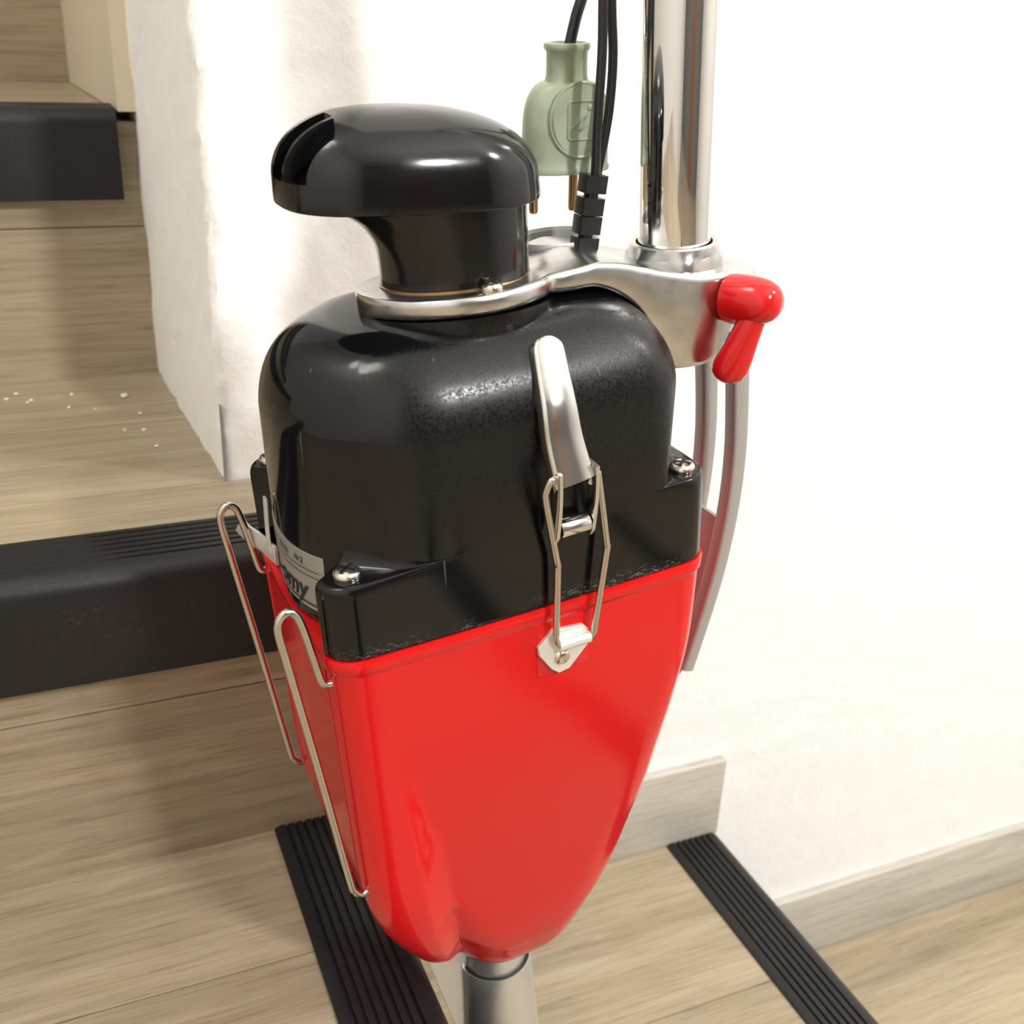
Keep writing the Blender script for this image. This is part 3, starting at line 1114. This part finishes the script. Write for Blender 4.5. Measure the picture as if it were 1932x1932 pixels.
cl = [(17.0, 121.5), (15.2, 112), (13.5, 98), (14.0, 83), (16.0, 66)]
vv = [-54, -61.5, -70.5, -74, -79]
hw_ = [6.6, 7.4, 8.0, 8.6, 9.4]
path = smooth_path([(cl[i][0], vv[i], cl[i][1]) for i in range(5)], 7)
rings = []
n = len(path)
for i, p in enumerate(path):
    t = (path[min(i + 1, n - 1)] - path[max(i - 1, 0)]).normalized()
    su = (Vector((1, 0, 0)) - t * t.x).normalized()
    outn = t.cross(su).normalized()
    if outn.y > 0:
        outn = -outn
    f_ = i / (n - 1)
    hw = interp(f_ * 4, list(enumerate(hw_)))
    if i == 0:
        hw *= 0.45
    elif i == 1:
        hw *= 0.80
    elif i == 2:
        hw *= 0.95
    dp = 6.0 if f_ > 0.25 else 3.5 + f_ * 10       # depth of the folded sides
    top = [(-hw, -dp), (-hw, -0.8), (-hw * 0.93, 0.1), (-hw * 0.78, 0.7), (-hw * 0.4, 1.2), (0, 1.4), (hw * 0.4, 1.2), (hw * 0.78, 0.7), (hw * 0.93, 0.1), (hw, -0.8), (hw, -dp)]
    inn = [(hw - 1.2, -dp), (hw - 1.2, -1.2), (hw * 0.4, -0.1), (-hw * 0.4, -0.1), (-hw + 1.2, -1.2), (-hw + 1.2, -dp)]
    rings.append([p + su * a + outn * d for a, d in top + inn])
latch = put('latch_lever', loft(rings), M['chrome_soft'], label='bent chrome latch lever on the black housing', angle=45)
# side cheeks reaching down to the roller
for s in (-1, 1):
    uc = 16.6 + s * 8.6
    ch = [(uc, -76.3, 72), (uc + 0.2, -76.0, 62), (uc + 0.3, -75.0, 52), (uc + 0.3, -73.2, 42), (uc + 0.3, -72.4, 36.5)]
    pth = smooth_path(ch, 5)
    put('cheek', sweep(pth, lambda t: rrect(4.6 - 1.4 * t if t < 0.8 else 3.5 - 9.0 * (t - 0.8), 0.95, 0.5, 2), Vector((1, 0, 0))), M['chrome_soft'], latch)
put('roller', lathe([(1.2, 0), (4.0, 0), (4.2, 0.4), (4.2, 13.4), (4.0, 13.8), (1.2, 13.8)], 28, (10.2, -73.5, 43), (1, 0, 0)), M['chrome_soft'], latch)
lw = [(8.5, -75, 62), (6.5, -77, 68.0), (5.0, -77, 68.6), (3.4, -76, 64), (3.6, -75, 58), (9.2, -72.5, 27), (9.8, -72.0, 22), (9.0, -71.0, -8), (9.2, -70.3, -16), (11.5, -70, -20)]
rw = [(24.5, -75, 62), (27, -76, 67), (28.5, -75.6, 62), (34.0, -72.5, 29), (34.2, -72.3, 25), (29.0, -71.0, -12), (28.6, -70.6, -17), (26.5, -70.0, -20), (22, -70, -20), (16, -70, -20), (11.5, -70, -20)]
bail = put('wire_bail', tube(smooth_path(lw, 4), 1.65, 12), M['steel'], latch)
put('wire_bail', tube(smooth_path(rw, 4), 1.65, 12), M['steel'], latch)
# catch plate and rivet on the container
rec = put('catch_base', box_mesh(1.0, 28.5, -65.9, -64.0, -37.5, -9.5, 0.6, 2), M['red'], container)
poly = [(1.2, -19.5), (8.5, -12.5), (24.5, -14), (27.0, -17), (26.5, -26), (17, -36), (11.5, -37), (7.5, -33.5), (1.5, -24)]
cat_ = loft([[(u, -66.0, w) for u, w in poly], [(u, -67.6, w) for u, w in poly], [(14 + (u - 14) * 0.96, -67.9, -24 + (w + 24) * 0.96) for u, w in poly]])
catch = put('catch_plate', cat_, M['silver_foil'], container, label='small grey catch plate with rivet', angle=25)
put('rivet', lathe([(4.0, 0), (4.0, 0.6), (3.4, 1.6), (2.2, 2.2), (0.4, 2.4)], 24, (13.0, -67.6, -28), (0, -1, 0)), M['screw'], catch)
put('catch_hook', tube([(10.5, -69.6, -20), (26.5, -69.6, -20)], 3.0, 14, Vector((0, 0, 1))), M['silver_foil'], catch)

# --- wire bag hooks at the front end
for sgn in (-1, 1):
    vv_ = sgn * 54.0
    pts = [(-88.5, vv_, -141), (-92.5, vv_, -141), (-95.5, vv_, -137), (-97, vv_, -128), (-103.0, vv_, -60), (-108.8, vv_, 0), (-110.4, vv_, 18), (-109.4, vv_, 23.8), (-106.2, vv_, 26.6), (-102.6, vv_, 25.0), (-100.6, vv_, 19), (-98.2, vv_, 4), (-96.2, vv_, -10), (-94.6, vv_, -13.5), (-91.5, vv_, -14)]
    put('wire_hook', tube(smooth_path(pts, 5), 1.85, 12), M['steel'], label='bent steel wire hook, ' + ('nearer one' if sgn < 0 else 'farther one'))
# far corner metal clip
cp = [(-100.5, 62, 11), (-97.5, 57, 7), (-93.6, 50, 5), (-92.2, 42, 5), (-90.5, 30, 6)]
put('corner_clip', sweep(smooth_path(cp, 5), rrect(0.7, 5.2, 0.4, 2), Vector((0, 0, 1))), M['silver_foil'], label='folded white metal clip at the far corner')
put('corner_clip', sweep(smooth_path([(-92.4, 36, 6), (-91.6, 37, 18), (-90.0, 38, 34)], 5), rrect(2.8, 0.6, 0.3, 2), Vector((1, 0, 0))), M['silver_foil'])

# --- outlet neck, pipe and floor nozzle
put('outlet_neck', lathe([(17, -250), (19.5, -262), (19.8, -300)], 48, (-4, 0, 0)), M['pipe'])
pipe = put('outlet_pipe', lathe([(19.9, -289), (22.2, -288.5), (22.8, -290), (23.2, -308), (26, -370), (28.5, -440), (29, -452)], 56, (-4, 0, 0)), M['pipe'], label='flared chrome outlet pipe under the red container')
put('gap_shade_ring', lathe([(19.7, -288.2), (21.4, -287.9), (21.4, -290), (19.7, -290)], 48, (-4, 0, 0)), M['dark'])  # shade of the gap above the collar, put in as a near-black ring
fin = [(-48, -268), (-22, -268), (-22, -360), (-30, -360)]
put('fin', loft([[(u, -2.5, w) for u, w in fin], [(u, 2.5, w) for u, w in fin]]), M['pipe'])
nz = []
for w, a, b_ in ((-476, 42, 36), (-470, 44, 38), (-460, 43, 37), (-450, 36, 34), (-444, 31, 31)):
    nz.append([(-4 + p[0], p[1], w) for p in rrect(a, b_, min(a, b_) * 0.6, 6)])
put('floor_nozzle', loft(nz), M['black'])

# --- cord leaving the machine
rel = [Vector((66.0, 8, 122)), Vector((74.2, 8, 169.5))]
relief = put('strain_relief', tube([rel[0].lerp(rel[1], t) for t in (0, 0.3, 0.6, 1)], 3.4, 14), M['rubber'], label='ribbed black strain relief of the cord')
for f0, f1 in ((0.0, 0.42), (0.455, 0.62), (0.632, 0.79), (0.835, 1.0)):
    put('rib', sweep([rel[0].lerp(rel[1], t) for t in (f0, (f0 + f1) / 2, f1)], rrect(5.6, 4.6, 1.2, 3), Vector((0, 1, 0))), M['rubber'], relief)
cl1 = [(73.7, 6, 167), (74.6, 6, 185), (75.8, 6, 201), (77.4, 6, 220), (77.9, 6, 241), (78.5, 6, 290), (84, 6, 360), (97, 9, 432)]
cl2 = [(76.5, 10, 167), (81.0, 10, 184.5), (83.8, 10, 200), (85.2, 10, 219), (84.4, 10, 240), (84.0, 10, 290), (90, 11, 360), (102, 14, 432)]
cord = put('power_cord', tube(smooth_path(cl1, 6), 2.1, 12), M['rubber'], label='twin black power cord strands')
put('cord_strand', tube(smooth_path(cl2, 6), 2.1, 12), M['rubber'], cord)

# ------------------------------------------------------------------ the plug, hanging behind the knob
PM = MW @ Matrix.Translation(Vector((72.5, 33, 167.5)) * K) @ Matrix.Rotation(math.radians(-5), 4, 'Z') @ Matrix.Rotation(math.radians(2.5), 4, 'Y')
plug = empty('power_plug', PM)
tag(plug, 'pale green two-pin power plug hanging beside the chrome pole', 'plug')


def pput(name, me, material, parent=plug, label=None, smooth=True, angle=40):
    me.transform(Matrix.Scale(K, 4))
    o = link(name, me, material, parent, smooth, angle)
    if label:
        o['label'] = label
    return o


def pl_ring(z, a, b_, n_=2.4):
    out = []
    for k in range(56):
        t = 2 * math.pi * k / 56
        c, s = math.cos(t), math.sin(t)
        out.append((a * math.copysign(abs(c) ** (2 / n_), c), b_ * math.copysign(abs(s) ** (2 / n_), s), z))
    return out


secs = [pl_ring(0, 20.2, 12.2), pl_ring(0.6, 21.4, 13.2), pl_ring(2.4, 21.6, 13.4), pl_ring(3.4, 20.8, 12.8)]
for z, a in ((8, 20.7), (16, 20.6), (22, 20.4)):
    secs.append(pl_ring(z, a, 12.8))
for k in range(1, 11):
    th = math.radians(9 * k)
    a = 10.0 + 10.4 * math.cos(th)
    secs.append(pl_ring(22 + 17.5 * math.sin(th), a, 9.3 + 3.5 * math.cos(th), 2.3))
secs += [pl_ring(41.5, 9.5, 9.0, 2.1), pl_ring(46, 9.4, 8.9, 2), pl_ring(52, 9.5, 9.0, 2), pl_ring(52.8, 10.4, 9.9, 2), pl_ring(54.4, 10.8, 10.2, 2), pl_ring(55.4, 10.4, 9.9, 2), pl_ring(55.7, 8.5, 8.0, 2), pl_ring(53.5, 6.5, 6.0, 2)]
body = pput('plug_body', loft(secs), M['plug'], angle=50)
# oval medallion on the front with the sign of a figure in a square
cx, cz, rx, rz, yf_ = 2.0, 24.0, 14.2, 16.0, -13.2
ring_p = [Vector((cx + rx * math.cos(t), yf_ + 1.4 * abs(math.cos(t)) ** 3 + 0.2, cz + rz * math.sin(t))) for t in np.linspace(0, 2 * math.pi, 60)]
pput('medallion', lathe([(13.6, 0), (13.8, 1.6), (13.2, 2.4), (0.5, 2.6)], 56, (0, 0, 0), (0, -1, 0)), M['plug'], body).matrix_local = Matrix.Translation(Vector((cx, yf_ + 2.0, cz)) * K) @ Matrix.Diagonal((1.02, 1, 1.16, 1))
pput('medallion_rim', tube(ring_p, 0.9, 8), M['plug'], body)
yy = yf_ - 0.65
sq = [Vector((cx + p[0], yy, cz + p[1])) for p in rrect(6.6, 8.2, 1.4, 4)]
sq.append(sq[0])
pput('emblem_frame', tube(sq, 0.55, 6), M['plug'], body)
em = [(cx - 6.3, yy, cz - 4.0), (cx - 3.0, yy, cz - 2.0), (cx + 0.4, yy, cz + 0.8), (cx + 2.6, yy, cz + 2.6), (cx + 1.2, yy, cz - 0.6), (cx - 1.3, yy, cz - 4.6), (cx + 0.8, yy, cz - 3.6), (cx + 3.0, yy, cz - 2.2)]
pput('emblem_stroke', tube([Vector(p) for p in em], 0.55, 6), M['plug'], body)
pput('emblem_dot', lathe([(1.5, 0), (1.5, 0.5), (0.9, 0.9), (0.1, 1.0)], 16, (cx + 3.9, yy + 0.4, cz + 5.4), (0, -1, 0)), M['plug'], body)
for dx in (-15.6, 4.6):
    pput('pin', lathe([(2.2, 1), (2.2, -17.0), (1.9, -18.4), (1.0, -19.0), (0.2, -19.2)], 20, (dx, 0, 0)), M['brass'])
pc = [(0, 0, 50), (1.5, 0, 56), (4, 0, 66), (7.5, 0, 78), (9, 0, 100), (9.5, -2, 130), (8, -5, 180)]
pput('plug_cord', tube(smooth_path(pc, 6), 2.6, 12), M['rubber'])
